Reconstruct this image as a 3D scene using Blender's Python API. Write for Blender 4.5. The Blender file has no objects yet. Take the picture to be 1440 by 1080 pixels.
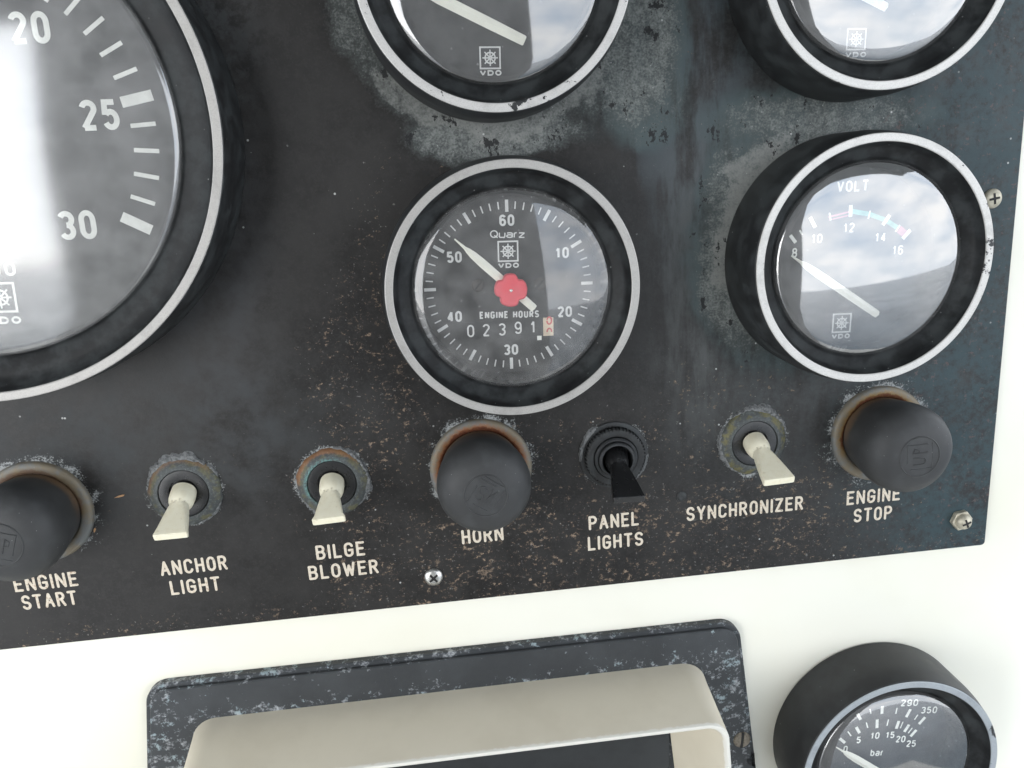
import bpy, bmesh, math, random
from mathutils import Matrix, Vector, Euler

rnd = random.Random(7)
R = math.radians
scene = bpy.context.scene
col = scene.collection
MM = 0.001

# ------------------------------------------------------------------ frame of the dash
# panel frame: x along the panel, y up the panel, z out of it; the dash leans back 15 degrees
TILT = R(15.0)
_ux, _uy, _uz = Vector((1, 0, 0)), Vector((0, math.sin(TILT), math.cos(TILT))), Vector((0, -math.cos(TILT), math.sin(TILT)))
DASH = Matrix.Translation((0, 0, 1.10)) @ Matrix((_ux, _uy, _uz)).transposed().to_4x4()

# ------------------------------------------------------------------ camera
cam_data = bpy.data.cameras.new('camera')
cam = bpy.data.objects.new('camera', cam_data)
col.objects.link(cam)
cam_data.sensor_width = 36.0
cam_data.lens = 36.0 * 1130.02 / 1440.0
cam_data.clip_start = 0.005
cam_data.clip_end = 9000.0
_rot = Matrix.Rotation(-0.06306783, 4, 'Z') @ Matrix.Rotation(-0.09851293, 4, 'Y') @ Matrix.Rotation(-0.24853288, 4, 'X')
cam.matrix_world = DASH @ Matrix.Translation((-0.16566892, 0.12336873, 0.21956021)) @ _rot
scene.camera = cam

# ------------------------------------------------------------------ world, sun, exposure
SUN_AZ, SUN_EL = R(-34.0), R(18.0)     # azimuth measured from the panel's outward direction, + to the right
world = bpy.data.worlds.new('World')
scene.world = world
world.use_nodes = True
wn, wl = world.node_tree.nodes, world.node_tree.links
wn.clear()
w_out = wn.new('ShaderNodeOutputWorld')
w_bg = wn.new('ShaderNodeBackground')
w_sky = wn.new('ShaderNodeTexSky')
w_sky.sky_type = 'NISHITA'
w_sky.sun_disc = False
w_sky.sun_elevation = SUN_EL
w_sky.sun_rotation = math.pi + SUN_AZ * -1.0
w_sky.air_density = 1.0
w_sky.dust_density = 0.6
w_sky.ozone_density = 1.0
w_tc = wn.new('ShaderNodeTexCoord')
w_map = wn.new('ShaderNodeMapping')
w_map.inputs['Scale'].default_value = (1.0, 1.0, 2.6)
w_noise = wn.new('ShaderNodeTexNoise')
w_noise.inputs['Scale'].default_value = 2.3
w_noise.inputs['Detail'].default_value = 7.0
w_noise.inputs['Roughness'].default_value = 0.55
w_ramp = wn.new('ShaderNodeValToRGB')
w_ramp.color_ramp.elements[0].position = 0.30
w_ramp.color_ramp.elements[0].color = (.80, .80, .80, 1)
w_ramp.color_ramp.elements[1].position = 0.60
w_mix = wn.new('ShaderNodeMix')
w_mix.data_type = 'RGBA'
w_cl = wn.new('ShaderNodeValToRGB')          # thin overcast: brighter and greyer patches of cloud
w_cl.color_ramp.elements[0].position = 0.30
w_cl.color_ramp.elements[0].color = (.52, .64, .80, 1)
w_cl.color_ramp.elements[1].position = 0.66
w_cl.color_ramp.elements[1].color = (1, 1, 1, 1)
w_gain = wn.new('ShaderNodeVectorMath')
w_gain.operation = 'SCALE'
w_gain.inputs['Scale'].default_value = 17.5
wl.new(w_noise.outputs['Fac'], w_cl.inputs['Fac'])
wl.new(w_cl.outputs['Color'], w_gain.inputs[0])
wl.new(w_gain.outputs[0], w_mix.inputs[7])
wl.new(w_tc.outputs['Generated'], w_map.inputs['Vector'])
wl.new(w_map.outputs['Vector'], w_noise.inputs['Vector'])
wl.new(w_noise.outputs['Fac'], w_ramp.inputs['Fac'])
wl.new(w_ramp.outputs['Color'], w_mix.inputs[0])
wl.new(w_sky.outputs['Color'], w_mix.inputs[6])
wl.new(w_mix.outputs[2], w_bg.inputs['Color'])
w_bg.inputs['Strength'].default_value = 0.15
wl.new(w_bg.outputs['Background'], w_out.inputs['Surface'])

sun_data = bpy.data.lights.new('sun', 'SUN')
sun_data.energy = 1.0
sun_data.angle = R(48.0)
sun_data.color = (1.0, 0.98, 0.95)
sun = bpy.data.objects.new('sun', sun_data)
col.objects.link(sun)
_sd = Vector((math.sin(SUN_AZ) * math.cos(SUN_EL), -math.cos(SUN_AZ) * math.cos(SUN_EL), math.sin(SUN_EL)))
sun.matrix_world = Matrix.Translation((0, -3, 4)) @ _sd.to_track_quat('Z', 'Y').to_matrix().to_4x4()

scene.view_settings.view_transform = 'Standard'
scene.view_settings.look = 'None'
scene.view_settings.gamma = 1.0
scene.view_settings.use_curve_mapping = False
scene.view_settings.exposure = 0.75
scene.render.engine = 'CYCLES'
scene.cycles.max_bounces = 6
scene.cycles.transparent_max_bounces = 12


# ================================================================== node expression helper
class Ex:
    """small wrapper so that masks can be written as arithmetic"""
    def __init__(self, nt, sock): self.nt, self.s = nt, sock
    def _m(self, op, *a, clamp=False):
        n = self.nt.nodes.new('ShaderNodeMath'); n.operation = op; n.use_clamp = clamp
        for i, v in enumerate(a):
            if isinstance(v, Ex): self.nt.links.new(v.s, n.inputs[i])
            else: n.inputs[i].default_value = float(v)
        return Ex(self.nt, n.outputs[0])
    def __add__(self, o): return self._m('ADD', self, o)
    __radd__ = __add__
    def __sub__(self, o): return self._m('SUBTRACT', self, o)
    def __rsub__(self, o): return self._m('SUBTRACT', o, self)
    def __mul__(self, o): return self._m('MULTIPLY', self, o)
    __rmul__ = __mul__
    def __truediv__(self, o): return self._m('DIVIDE', self, o)
    def max(self, o): return self._m('MAXIMUM', self, o)
    def min(self, o): return self._m('MINIMUM', self, o)
    def sqrt(self): return self._m('SQRT', self)
    def pow(self, p): return self._m('POWER', self, p)
    def clamp(self): return self._m('ADD', self, 0.0, clamp=True)
    def step(self, lo, hi):
        n = self.nt.nodes.new('ShaderNodeMapRange'); n.interpolation_type = 'SMOOTHSTEP'
        if lo > hi:
            n.inputs[1].default_value, n.inputs[2].default_value = hi, lo
            n.inputs[3].default_value, n.inputs[4].default_value = 1.0, 0.0
        else:
            n.inputs[1].default_value, n.inputs[2].default_value = lo, hi
        self.nt.links.new(self.s, n.inputs[0])
        return Ex(self.nt, n.outputs[0])


class Mat:
    """principled material with a coordinate in mm and layered colours"""
    def __init__(self, name, color=(0.5, 0.5, 0.5), rough=0.5, metal=0.0, spec=0.5):
        self.m = bpy.data.materials.new(name); self.m.use_nodes = True
        self.nt = self.m.node_tree
        self.p = self.nt.nodes['Principled BSDF']
        self.p.inputs['Roughness'].default_value = rough
        self.p.inputs['Metallic'].default_value = metal
        self.p.inputs['Specular IOR Level'].default_value = spec
        self.col = None; self.base = color
        tc = self.nt.nodes.new('ShaderNodeTexCoord')
        sc = self.nt.nodes.new('ShaderNodeVectorMath'); sc.operation = 'SCALE'; sc.inputs['Scale'].default_value = 1000.0
        self.nt.links.new(tc.outputs['Object'], sc.inputs[0])
        self.v = sc.outputs[0]
        self._xyz = None
        rgb = self.nt.nodes.new('ShaderNodeRGB'); rgb.outputs[0].default_value = (*color, 1)
        self.c = rgb.outputs[0]
    def xyz(self):
        if not self._xyz:
            n = self.nt.nodes.new('ShaderNodeSeparateXYZ'); self.nt.links.new(self.v, n.inputs[0])
            self._xyz = [Ex(self.nt, o) for o in n.outputs]
        return self._xyz
    def vec(self, x, y, z=0.0):
        n = self.nt.nodes.new('ShaderNodeCombineXYZ')
        for i, q in enumerate((x, y, z)):
            if isinstance(q, Ex): self.nt.links.new(q.s, n.inputs[i])
            else: n.inputs[i].default_value = q
        return n.outputs[0]
    def noise(self, size, detail=3.0, rough=0.55, seed=0.0, vec=None, distort=0.0, stretch=None):
        """size: feature size in mm"""
        v = vec or self.v
        mp = self.nt.nodes.new('ShaderNodeMapping')
        mp.inputs['Location'].default_value = (seed * 17.3, seed * 9.1, seed * 5.7)
        s = 1.0 / size
        st = stretch or (1, 1, 1)
        mp.inputs['Scale'].default_value = (s * st[0], s * st[1], s * st[2])
        self.nt.links.new(v, mp.inputs['Vector'])
        n = self.nt.nodes.new('ShaderNodeTexNoise')
        n.inputs['Scale'].default_value = 1.0; n.inputs['Detail'].default_value = detail
        n.inputs['Roughness'].default_value = rough; n.inputs['Distortion'].default_value = distort
        self.nt.links.new(mp.outputs[0], n.inputs['Vector'])
        return Ex(self.nt, n.outputs['Fac'])
    def cells(self, size, seed=0.0, rnd_=1.0):
        mp = self.nt.nodes.new('ShaderNodeMapping')
        mp.inputs['Location'].default_value = (seed * 13.7, seed * 3.1, seed)
        mp.inputs['Scale'].default_value = (1.0 / size,) * 3
        self.nt.links.new(self.v, mp.inputs['Vector'])
        n = self.nt.nodes.new('ShaderNodeTexVoronoi'); n.inputs['Scale'].default_value = 1.0
        n.inputs['Randomness'].default_value = rnd_
        self.nt.links.new(mp.outputs[0], n.inputs['Vector'])
        return Ex(self.nt, n.outputs['Distance'])
    def layer(self, color, fac):
        n = self.nt.nodes.new('ShaderNodeMix'); n.data_type = 'RGBA'
        if isinstance(fac, Ex): self.nt.links.new(fac.clamp().s, n.inputs[0])
        else: n.inputs[0].default_value = fac
        self.nt.links.new(self.c, n.inputs[6])
        n.inputs[7].default_value = (*color, 1)
        self.c = n.outputs[2]
        return self
    def rough(self, e): self.nt.links.new(e.s, self.p.inputs['Roughness']); return self
    def bump(self, h, dist=0.05, strength=1.0):
        n = self.nt.nodes.new('ShaderNodeBump'); n.inputs['Distance'].default_value = dist * MM
        n.inputs['Strength'].default_value = strength
        self.nt.links.new(h.s, n.inputs['Height'])
        self.nt.links.new(n.outputs[0], self.p.inputs['Normal']); return self
    def done(self):
        self.nt.links.new(self.c, self.p.inputs['Base Color']); return self.m


# ================================================================== mesh helpers (all in mm)
def new_obj(name, verts, faces, mat, parent=None, smooth=35, loc=None):
    me = bpy.data.meshes.new(name)
    me.from_pydata([(v[0] * MM, v[1] * MM, v[2] * MM) for v in verts], [], faces)
    me.update()
    bm = bmesh.new(); bm.from_mesh(me)
    bmesh.ops.recalc_face_normals(bm, faces=bm.faces) if smooth != 'flat' else None
    bm.to_mesh(me); bm.free()
    if smooth and smooth != 'flat':
        me.shade_smooth(); me.set_sharp_from_angle(angle=R(smooth))
    me.materials.append(mat)
    o = bpy.data.objects.new(name, me); col.objects.link(o)
    if parent: o.parent = parent
    if loc: o.location = [q * MM for q in loc]
    return o

def thing(name, label, cat, x, y, z=0.0, group=None, rotz=0.0):
    o = bpy.data.objects.new(name, None); col.objects.link(o)
    o.empty_display_size = 0.01
    o.matrix_world = DASH @ Matrix.Translation((x * MM, y * MM, z * MM)) @ Matrix.Rotation(rotz, 4, 'Z')
    o['label'] = label; o['category'] = cat
    if group: o['group'] = group
    return o

def lathe(profile, seg=96, closed=False, jitter=None):
    """profile: list of (r, z). r == 0 closes at the axis."""
    V, F, rows = [], [], []
    for (r, z) in profile:
        if r <= 1e-9:
            V.append((0, 0, z)); rows.append([len(V) - 1])
        else:
            row = []
            for k in range(seg):
                a = 2 * math.pi * k / seg
                rr, zz = (r, z) if jitter is None else jitter(r, z, a)
                V.append((rr * math.cos(a), rr * math.sin(a), zz)); row.append(len(V) - 1)
            rows.append(row)
    n = len(rows)
    for i in range(n if closed else n - 1):
        A, B = rows[i], rows[(i + 1) % n]
        for k in range(seg):
            k2 = (k + 1) % seg
            if len(A) == 1 and len(B) == 1: continue
            if len(A) == 1: F.append((A[0], B[k], B[k2]))
            elif len(B) == 1: F.append((A[k], B[0], A[k2]))
            else: F.append((A[k], B[k], B[k2], A[k2]))
    return V, F

def merge(parts):
    V, F = [], []
    for v, f in parts:
        o = len(V); V += v; F += [tuple(i + o for i in q) for q in f]
    return V, F

def xf(vf, dx=0, dy=0, dz=0, rot=0.0, sx=1.0, sy=1.0):
    c, s = math.cos(rot), math.sin(rot)
    return [((x * sx) * c - (y * sy) * s + dx, (x * sx) * s + (y * sy) * c + dy, z + dz) for x, y, z in vf[0]], vf[1]

def prism(outline, z0, z1, top_inset=0.0):
    """outline CCW list of (x,y); closed prism with an optional chamfered top"""
    n = len(outline)
    V = [(x, y, z0) for x, y in outline]
    F = [tuple(reversed(range(n)))]
    if top_inset > 0:
        V += [(x, y, z1 - top_inset) for x, y in outline]
        ins = inset(outline, top_inset)
        V += [(x, y, z1) for x, y in ins]
        for L in (0, 1):
            for k in range(n):
                k2 = (k + 1) % n
                F.append((L * n + k, L * n + k2, (L + 1) * n + k2, (L + 1) * n + k))
        F.append(tuple(range(2 * n, 3 * n)))
    else:
        V += [(x, y, z1) for x, y in outline]
        for k in range(n):
            k2 = (k + 1) % n
            F.append((k, k2, n + k2, n + k))
        F.append(tuple(range(n, 2 * n)))
    return V, F

def inset(pts, d):
    n = len(pts); out = []
    for i in range(n):
        p0, p1, p2 = Vector(pts[i - 1]), Vector(pts[i]), Vector(pts[(i + 1) % n])
        e1, e2 = (p1 - p0).normalized(), (p2 - p1).normalized()
        n1, n2 = Vector((-e1.y, e1.x)), Vector((-e2.y, e2.x))
        b = (n1 + n2)
        b = b.normalized() if b.length > 1e-6 else n1
        q = p1 + b * (d / max(0.35, b.dot(n1)))
        out.append((q.x, q.y))
    return out

def round_poly(corners, rad, n=8):
    """corners CCW; rad scalar or list"""
    out = []; m = len(corners)
    for i in range(m):
        p0, p1, p2 = Vector(corners[i - 1]), Vector(corners[i]), Vector(corners[(i + 1) % m])
        r = rad[i] if isinstance(rad, (list, tuple)) else rad
        a, b = (p0 - p1).normalized(), (p2 - p1).normalized()
        ang = a.angle(b); t = r / math.tan(ang / 2)
        s, e = p1 + a * t, p1 + b * t
        c = p1 + (a + b).normalized() * (r / math.sin(ang / 2))
        a0 = math.atan2(s.y - c.y, s.x - c.x); a1 = math.atan2(e.y - c.y, e.x - c.x)
        while a1 < a0 - math.pi: a1 += 2 * math.pi
        while a1 > a0 + math.pi: a1 -= 2 * math.pi
        for k in range(n + 1):
            q = a0 + (a1 - a0) * k / n
            out.append((c.x + r * math.cos(q), c.y + r * math.sin(q)))
    return out

# ------------------------------------------------------------------ strokes and a small stroke alphabet
def stroke(pts, w, z=0.0, closed=False, cap='flat', crown=0.0, zf=None):
    """flat (or crowned) ribbon along a 2D polyline"""
    P = [Vector(p) for p in pts]; n = len(P)
    V, F = [], []
    cols = 3 if crown else 2
    def nrm(i):
        if closed: a, b = P[i - 1], P[(i + 1) % n]; e1 = (P[i] - a); e2 = (b - P[i])
        else:
            e1 = P[i] - P[i - 1] if i > 0 else P[1] - P[0]
            e2 = P[i + 1] - P[i] if i < n - 1 else P[-1] - P[-2]
        e1, e2 = e1.normalized(), e2.normalized()
        n1, n2 = Vector((-e1.y, e1.x)), Vector((-e2.y, e2.x))
        b = n1 + n2
        b = b.normalized() if b.length > 1e-5 else n1
        return b / max(0.45, b.dot(n1)), e1, e2
    for i in range(n):
        b, e1, e2 = nrm(i)
        L, Rr = P[i] + b * w / 2, P[i] - b * w / 2
        row = [(L.x, L.y, z), (P[i].x, P[i].y, z + crown), (Rr.x, Rr.y, z)] if crown else [(L.x, L.y, z), (Rr.x, Rr.y, z)]
        V += row
    rng = n if closed else n - 1
    for i in range(rng):
        j = (i + 1) % n
        for c in range(cols - 1):
            F.append((i * cols + c, i * cols + c + 1, j * cols + c + 1, j * cols + c))
    if cap == 'round' and not closed:
        for end in (0, n - 1):
            b, e1, e2 = nrm(end)
            d = -e2 if end == 0 else e1
            s = Vector((-d.y, d.x))
            i0 = len(V); m = 6
            V.append((P[end].x, P[end].y, z + crown))
            for k in range(m + 1):
                a = -math.pi / 2 + math.pi * k / m
                q = P[end] + d * math.cos(a) * w / 2 + s * math.sin(a) * w / 2
                V.append((q.x, q.y, z))
            for k in range(m): F.append((i0, i0 + 1 + k, i0 + 2 + k))
    if zf: V = [(x, y, zz + zf(x, y)) for x, y, zz in V]
    return V, F

def arc(cx, cy, rx, ry, a0, a1, n=12):
    return [(cx + rx * math.cos(R(a0 + (a1 - a0) * k / n)), cy + ry * math.sin(R(a0 + (a1 - a0) * k / n))) for k in range(n + 1)]

def oval(x0, y0, x1, y1, ry=None):
    w, h = x1 - x0, y1 - y0; rx = w / 2; ry = min(ry or w * 0.62, h / 2)
    top = arc(x0 + rx, y1 - ry, rx, ry, 0, 180, 14); bot = arc(x0 + rx, y0 + ry, rx, ry, 180, 360, 14)
    if y1 - ry - (y0 + ry) < 1e-6: return (top + bot[1:-1], True)
    return (top + bot, True)

def glyph(ch, w):
    """list of (polyline, closed); centre-line box is [0,w] x [0,1]"""
    h = w / 2
    S = lambda *p: (list(p), False)
    q = 0.25
    if ch in 'O0': return [oval(0, 0, w, 1)]
    if ch == 'Q': return [oval(0, 0, w, 1), S((w * .55, .28), (w * 1.05, -.06))]
    if ch == 'C': return [(arc(h, 1 - h, h, h, 10, 180) + arc(h, h, h, h, 180, 350), False)]
    if ch == 'G': return [(arc(h, 1 - h, h, h, 10, 180) + arc(h, h, h, h, 180, 360) + [(w, .46), (h * 1.05, .46)], False)]
    if ch == 'S': return [(arc(h, .745, h, .255, 22, 270, 16) + arc(h, .245, h, .245, 90, -158, 16)[1:], False)]
    if ch == 'D': return [([(0, 0), (0, 1)] + arc(w - h, 1 - h, h, h, 90, 0) + arc(w - h, h, h, h, 0, -90), True)]
    if ch == 'A': return [S((0, 0), (h, 1)), S((h, 1), (w, 0)), S((w * .2, .33), (w * .8, .33))]
    if ch == 'B': return [S((0, 0), (0, 1)), ([(0, 1)] + arc(w * .55, .765, w * .4, .235, 90, -90) + [(0, .53)], False),
                          ([(0, .53)] + arc(w * .55, .265, w * .45, .265, 90, -90) + [(0, 0)], False)]
    if ch == 'E': return [S((w, 1), (0, 1), (0, 0), (w, 0)), S((0, .52), (w * .85, .52))]
    if ch == 'H': return [S((0, 0), (0, 1)), S((w, 0), (w, 1)), S((0, .5), (w, .5))]
    if ch == 'I': return [S((0, 0), (0, 1))]
    if ch == 'L': return [S((0, 1), (0, 0), (w, 0))]
    if ch == 'M': return [S((0, 0), (0, 1)), S((0, 1), (h, .2)), S((h, .2), (w, 1)), S((w, 1), (w, 0))]
    if ch == 'N': return [S((0, 0), (0, 1)), S((0, 1), (w, 0)), S((w, 0), (w, 1))]
    if ch == 'P': return [S((0, 0), (0, 1)), ([(0, 1)] + arc(w * .5, .73, w * .5, .27, 90, -90) + [(0, .46)], False)]
    if ch == 'R': return [S((0, 0), (0, 1)), ([(0, 1)] + arc(w * .5, .75, w * .45, .25, 90, -90) + [(0, .5)], False), S((w * .5, .5), (w, 0))]
    if ch == 'T': return [S((0, 1), (w, 1)), S((h, 1), (h, 0))]
    if ch == 'U': return [([(0, 1)] + arc(h, h, h, h, 180, 360) + [(w, 1)], False)]
    if ch == 'V': return [S((0, 1), (h, 0)), S((h, 0), (w, 1))]
    if ch == 'W': return [S((0, 1), (w * .25, 0)), S((w * .25, 0), (h, .8)), S((h, .8), (w * .75, 0)), S((w * .75, 0), (w, 1))]
    if ch == 'X': return [S((0, 0), (w, 1)), S((0, 1), (w, 0))]
    if ch == 'Y': return [S((0, 1), (h, .48)), S((w, 1), (h, .48)), S((h, .48), (h, 0))]
    if ch == 'Z': return [S((0, 1), (w, 1)), S((w, 1), (0, 0)), S((0, 0), (w, 0))]
    if ch == '1': return [S((-w * .05, .70), (w * .55, 1)), S((w * .55, 1), (w * .55, 0))]
    if ch == '2': return [(arc(h, 1 - h, h, h, 165, -25, 14) + [(0, 0)], False), S((0, 0), (w, 0))]
    if ch == '3': return [(arc(h, .755, h, .245, 155, -90, 14), False), (arc(h, .255, h, .255, 90, -155, 14), False)]
    if ch == '4': return [S((w * .74, 0), (w * .74, 1)), S((w * .74, 1), (0, .27)), S((0, .27), (w * 1.05, .27))]
    if ch == '5': return [S((w * .93, 1), (w * .1, 1), (w * .03, .5)), (arc(h, .31, h, .31, 140, -155, 16), False)]
    if ch == '6': return [oval(0, 0, w, .6), ([(0, .3)] + arc(h, 1 - h, h, h, 180, 20), False)]
    if ch == '7': return [S((0, 1), (w, 1), (w * .35, 0))]
    if ch == '8': return [oval(w * .05, .5, w * .95, 1), oval(0, 0, w, .52)]
    if ch == '9': return [oval(0, .4, w, 1), ([(w, .7)] + arc(h, h, h, h, 0, -160), False)]
    if ch == 'a': return [(arc(h, .56, h, .14, 150, 0, 8) + [(w, 0)], False), oval(0, 0, w, .4, .18)]
    if ch == 'b': return [S((0, 0), (0, 1)), oval(0, 0, w, .68, .3)]
    if ch == 'r': return [S((0, 0), (0, .7)), ([(0, .45)] + arc(h * 1.1, .45, h * 1.1, .25, 180, 60, 8), False)]
    if ch == 'u': return [([(0, .7), (0, .2)] + arc(.2, .2, .2, .2, 180, 270, 6) + [(w - .2, 0)] + arc(w - .2, .2, .2, .2, 270, 360, 6) + [(w, .7)], False)]
    if ch == 'z': return [S((0, .68), (w, .68)), S((w, .68), (0, 0)), S((0, 0), (w, 0))]
    return []

WIDE = {'M': 1.25, 'W': 1.45, 'I': 0.0, '1': .62, 'N': 1.05, 'r': .6, 'E': .9, 'L': .85, 'A': 1.1, 'Y': 1.05}

def text(s, cap, t, w=0.5, gap=0.24, width=None, align='c', cap_style='flat', crown=0.0, space=0.45, z=0.0, wide=True):
    """cap: cap height in mm, t: stroke in mm; w, gap: in centre-line heights"""
    H = cap - t
    parts, x, k = [], 0.0, 0
    for ch in s:
        if ch == ' ': x += space; continue
        gw = w * (WIDE.get(ch, 1.0) if wide else {'I': 0.0, 'r': .5, 'Q': 1.25}.get(ch, 1.0))
        for pts, cl in glyph(ch, gw):
            k += 1
            parts.append(([(x + px) * H for px, py in pts], [py * H for px, py in pts], cl, k))
        x += gw + gap + t / H
    tot = (x - gap - t / H) * H
    sx = 1.0 if width is None else (width - t) / tot
    tot *= sx
    off = {'c': -tot / 2, 'l': t / 2, 'r': -tot - t / 2}[align]
    out = []
    for xs, ys, cl, k in parts:
        p = [(a * sx + off, b + t / 2 - cap / 2) for a, b in zip(xs, ys)]
        out.append(stroke(p, t, z + 0.006 * k % 0.06, cl, cap_style, crown))
    return merge(out)

def circle_pts(r, n=32, cx=0, cy=0, a0=0):
    return [(cx + r * math.cos(2 * math.pi * k / n + a0), cy + r * math.sin(2 * math.pi * k / n + a0)) for k in range(n)]

def emblem(size, t):
    """square frame around a ship's wheel"""
    s = size / 2 - t / 2
    out = [stroke([(-s, -s), (s, -s), (s, s), (-s, s)], t, 0.0, True)]
    r = size * 0.235
    out.append(stroke(circle_pts(r, 32), t * .9, 0.006, True))
    out.append(stroke(circle_pts(size * .05, 12), t * .9, 0.03, True))
    for k in range(8):
        a = math.pi * k / 4
        out.append(stroke([(size * .04 * math.cos(a), size * .04 * math.sin(a)), (size * .36 * math.cos(a), size * .36 * math.sin(a))], t * .8, 0.012))
    return merge(out)


# ================================================================== materials
HOURS, VOLT, TMID, TRIGHT, TACH, PRESS = (-147.2, 95.1), (-52.8, 95.7), (-147.1, 169.8), (-52.7, 169.8), (-274.2, 140.0), (-34.4, -65.6)
HORN, STOP, START = (-158.1, 42.0), (-37.9, 41.1), (-281.4, 41.3)
T_ANCHOR, T_BILGE, T_PANEL, T_SYNC = (-241.4, 43.2), (-200.6, 41.9), (-119.0, 42.1), (-77.0, 42.2)

def panel_material():
    m = Mat('weathered_black_panel', (0.0115, 0.0105, 0.0098), 0.5, spec=0.26)
    x, y, z = m.xyz()
    wob = (m.noise(14, 3, .55, 1) - .5) * 11
    wob2 = (m.noise(11, 3, .55, 2) - .5) * 11
    xw, yw = x + wob, y + wob2
    def dist(c, a=xw, b=yw): return ((a - c[0]) * (a - c[0]) + (b - c[1]) * (b - c[1])).sqrt()
    def blob(cx, cy, rx, ry, soft=1.0):
        d = (((xw - cx) / rx) * ((xw - cx) / rx) + ((yw - cy) / ry) * ((yw - cy) / ry)).sqrt()
        return d.step(1.0 + soft * .5, 1.0 - soft * .5)
    big = m.noise(38, 4, .6, 3)
    med = m.noise(9, 5, .62, 4)
    fin = m.noise(1.7, 5, .68, 5)
    tiny = m.noise(.55, 3, .6, 6)
    streak = m.noise(6, 5, .62, 7, stretch=(1.0, .22, 1))
    m.layer((.027, .0255, .024), (fin * .6 + tiny * .4).step(.45, .62) * .55)
    # faded grey film
    film = (big * .65 + med * .45).step(.42, .72)
    m.layer((.029, .0275, .026), film * .75)
    m.layer((.040, .041, .043), blob(-225, 105, 14, 60, 1.2) * med.step(.3, .7) * .8)
    m.layer((.052, .055, .056), blob(-222, 165, 16, 26, 1.2) * m.noise(4, 5, .7, 8).step(.42, .62) * .7)
    m.layer((.038, .044, .047), blob(-250, 58, 50, 18, 1.3) * med.step(.3, .75) * .55)
    # blue green bloom on the side by the volt gauge
    bloom = (x + wob * 2).step(-122, -70) * (y + wob2 * 2).step(-12, 100)
    m.layer((.054, .064, .066), bloom * (streak * .6 + fin * .4).step(.36, .62) * .62)
    m.layer((.028, .052, .060), (x + wob * 1.5).step(-60, -12) * (fin * .5 + med * .5).step(.34, .58) * .85)
    m.layer((.055, .070, .080), blob(-96, 150, 14, 44, 1.2) * streak.step(.40, .60) * .75)
    m.layer((.085, .090, .088), blob(-92, 92, 12, 42, 1.0) * streak.step(.38, .66) * .6)
    # chalky scale round the gauges
    ring_tm = dist(TMID).step(47, 36) * (yw - 180).step(12, -14)
    ring_v = dist(VOLT).step(48, 37) * (x - (-40) + wob).step(34, -18) * (y - 60).step(-10, 22)
    ring_h = dist(HOURS).step(40, 34) * (y - 112).step(0, 14)
    mid_p = blob(-148, 133.5, 26, 7.5, .9).max(blob(-111, 158, 15, 27, .8)).max(blob(-106, 141, 12, 14, .9) * .7)
    mid_v = blob(-58, 133, 34, 8.5, .9).max(blob(-84, 112, 9, 20, .9))
    chalk = (ring_tm * .85).max(ring_v).max(mid_p).max(mid_v * .9).max(ring_h * .45)
    grain = fin * .45 + med * .16 + tiny * .42 + streak * .14 - .035
    sc_ = (chalk * .95 + grain - .98).step(0.0, .46)
    m.layer((.060, .085, .088), chalk.step(.15, .7) * (x + wob).step(-130, -112) * streak.step(.25, .65) * .8)
    m.layer((.075, .085, .083), sc_ * .7)
    m.layer((.21, .22, .21), ((chalk * .75 + grain * 1.5 - 1.38).step(.0, .42)) * .9)
    bald = (dist(VOLT).step(40.5, 36) * (x + wob).step(-62, -74) * (y + wob2).step(84, 92)).max(dist(TMID).step(40, 36.5) * (y + wob2).step(158, 146) * .9)
    bald = bald.max(blob(-77, 121, 10, 5, .6))
    m.layer((.22, .225, .212), (bald * .8 + med * .7 + fin * .7 + tiny * .3 - 1.15).step(.05, .6) * .8)
    # black chips inside the scale
    chip = (m.noise(5.5, 5, .7, 9, stretch=(1.2, .7, 1)) + (fin - .5) * .35).step(.60, .635) * chalk.step(.25, .5)
    m.layer((.012, .012, .013), chip * .92)
    # salt round the switch collars
    halo = None
    for c, a, b in ((T_ANCHOR, 9.6, 13.5), (T_BILGE, 9.6, 14), (T_PANEL, 9.0, 13.5), (T_SYNC, 9.6, 15), (HORN, 14, 21), (STOP, 14, 23), (START, 14, 23)):
        d = ((x - c[0]) * (x - c[0]) + (y - c[1]) * (y - c[1])).sqrt()
        h = (d + (fin - .5) * 5).step(b, a)
        halo = h if halo is None else halo.max(h)
    patch = m.noise(7.5, 3, .6, 21)
    m.layer((.10, .108, .112), (halo * .5 + fin * .7 + patch * 1.0 - 1.22).step(.05, .34) * .8)
    m.layer((.33, .34, .335), (halo * .5 + tiny * .8 + fin * .6 + patch * .95 - 1.58).step(.05, .22) * .8)
    # worn brown and tan flecks
    f1 = m.noise(1.65, 4, .72, 11, distort=.4, stretch=(.8, 1.15, 1))
    f2 = m.noise(1.0, 3, .7, 12)
    fleckzone = blob(-188, 78, 24, 62, 1.1) * .95
    fleckzone = fleckzone.max((yw).step(46, 26) * (x + wob).step(-232, -198) * (x).step(-20, -55)).max((y + wob2 * .6).step(13, 2) * .95)
    fleckzone = fleckzone.max(blob(-140, 38, 90, 24, 1.0) * .85).max(blob(-85, 52, 26, 20, 1) * .8).max(.30 + big * .3)
    fleckzone = fleckzone * ((x - TACH[0]) * (x - TACH[0]) + (y - TACH[1]) * (y - TACH[1])).sqrt().step(76, 96)
    fs = f1 * .72 + f2 * .45 + fleckzone * .20 + (patch - .5) * .22
    fl = fs.step(.845, .90)
    tint = m.noise(7, 3, .6, 13)
    m.layer((.115, .085, .062), fl * .78)
    m.layer((.27, .20, .145), fs.step(.885, .95) * tint.step(.32, .6) * .85)
    m.layer((.17, .16, .15), (m.noise(1.1, 4, .7, 14) + fleckzone * .12).step(.745, .80) * .8)
    rs = (x + wob).step(-60, -28)
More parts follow.
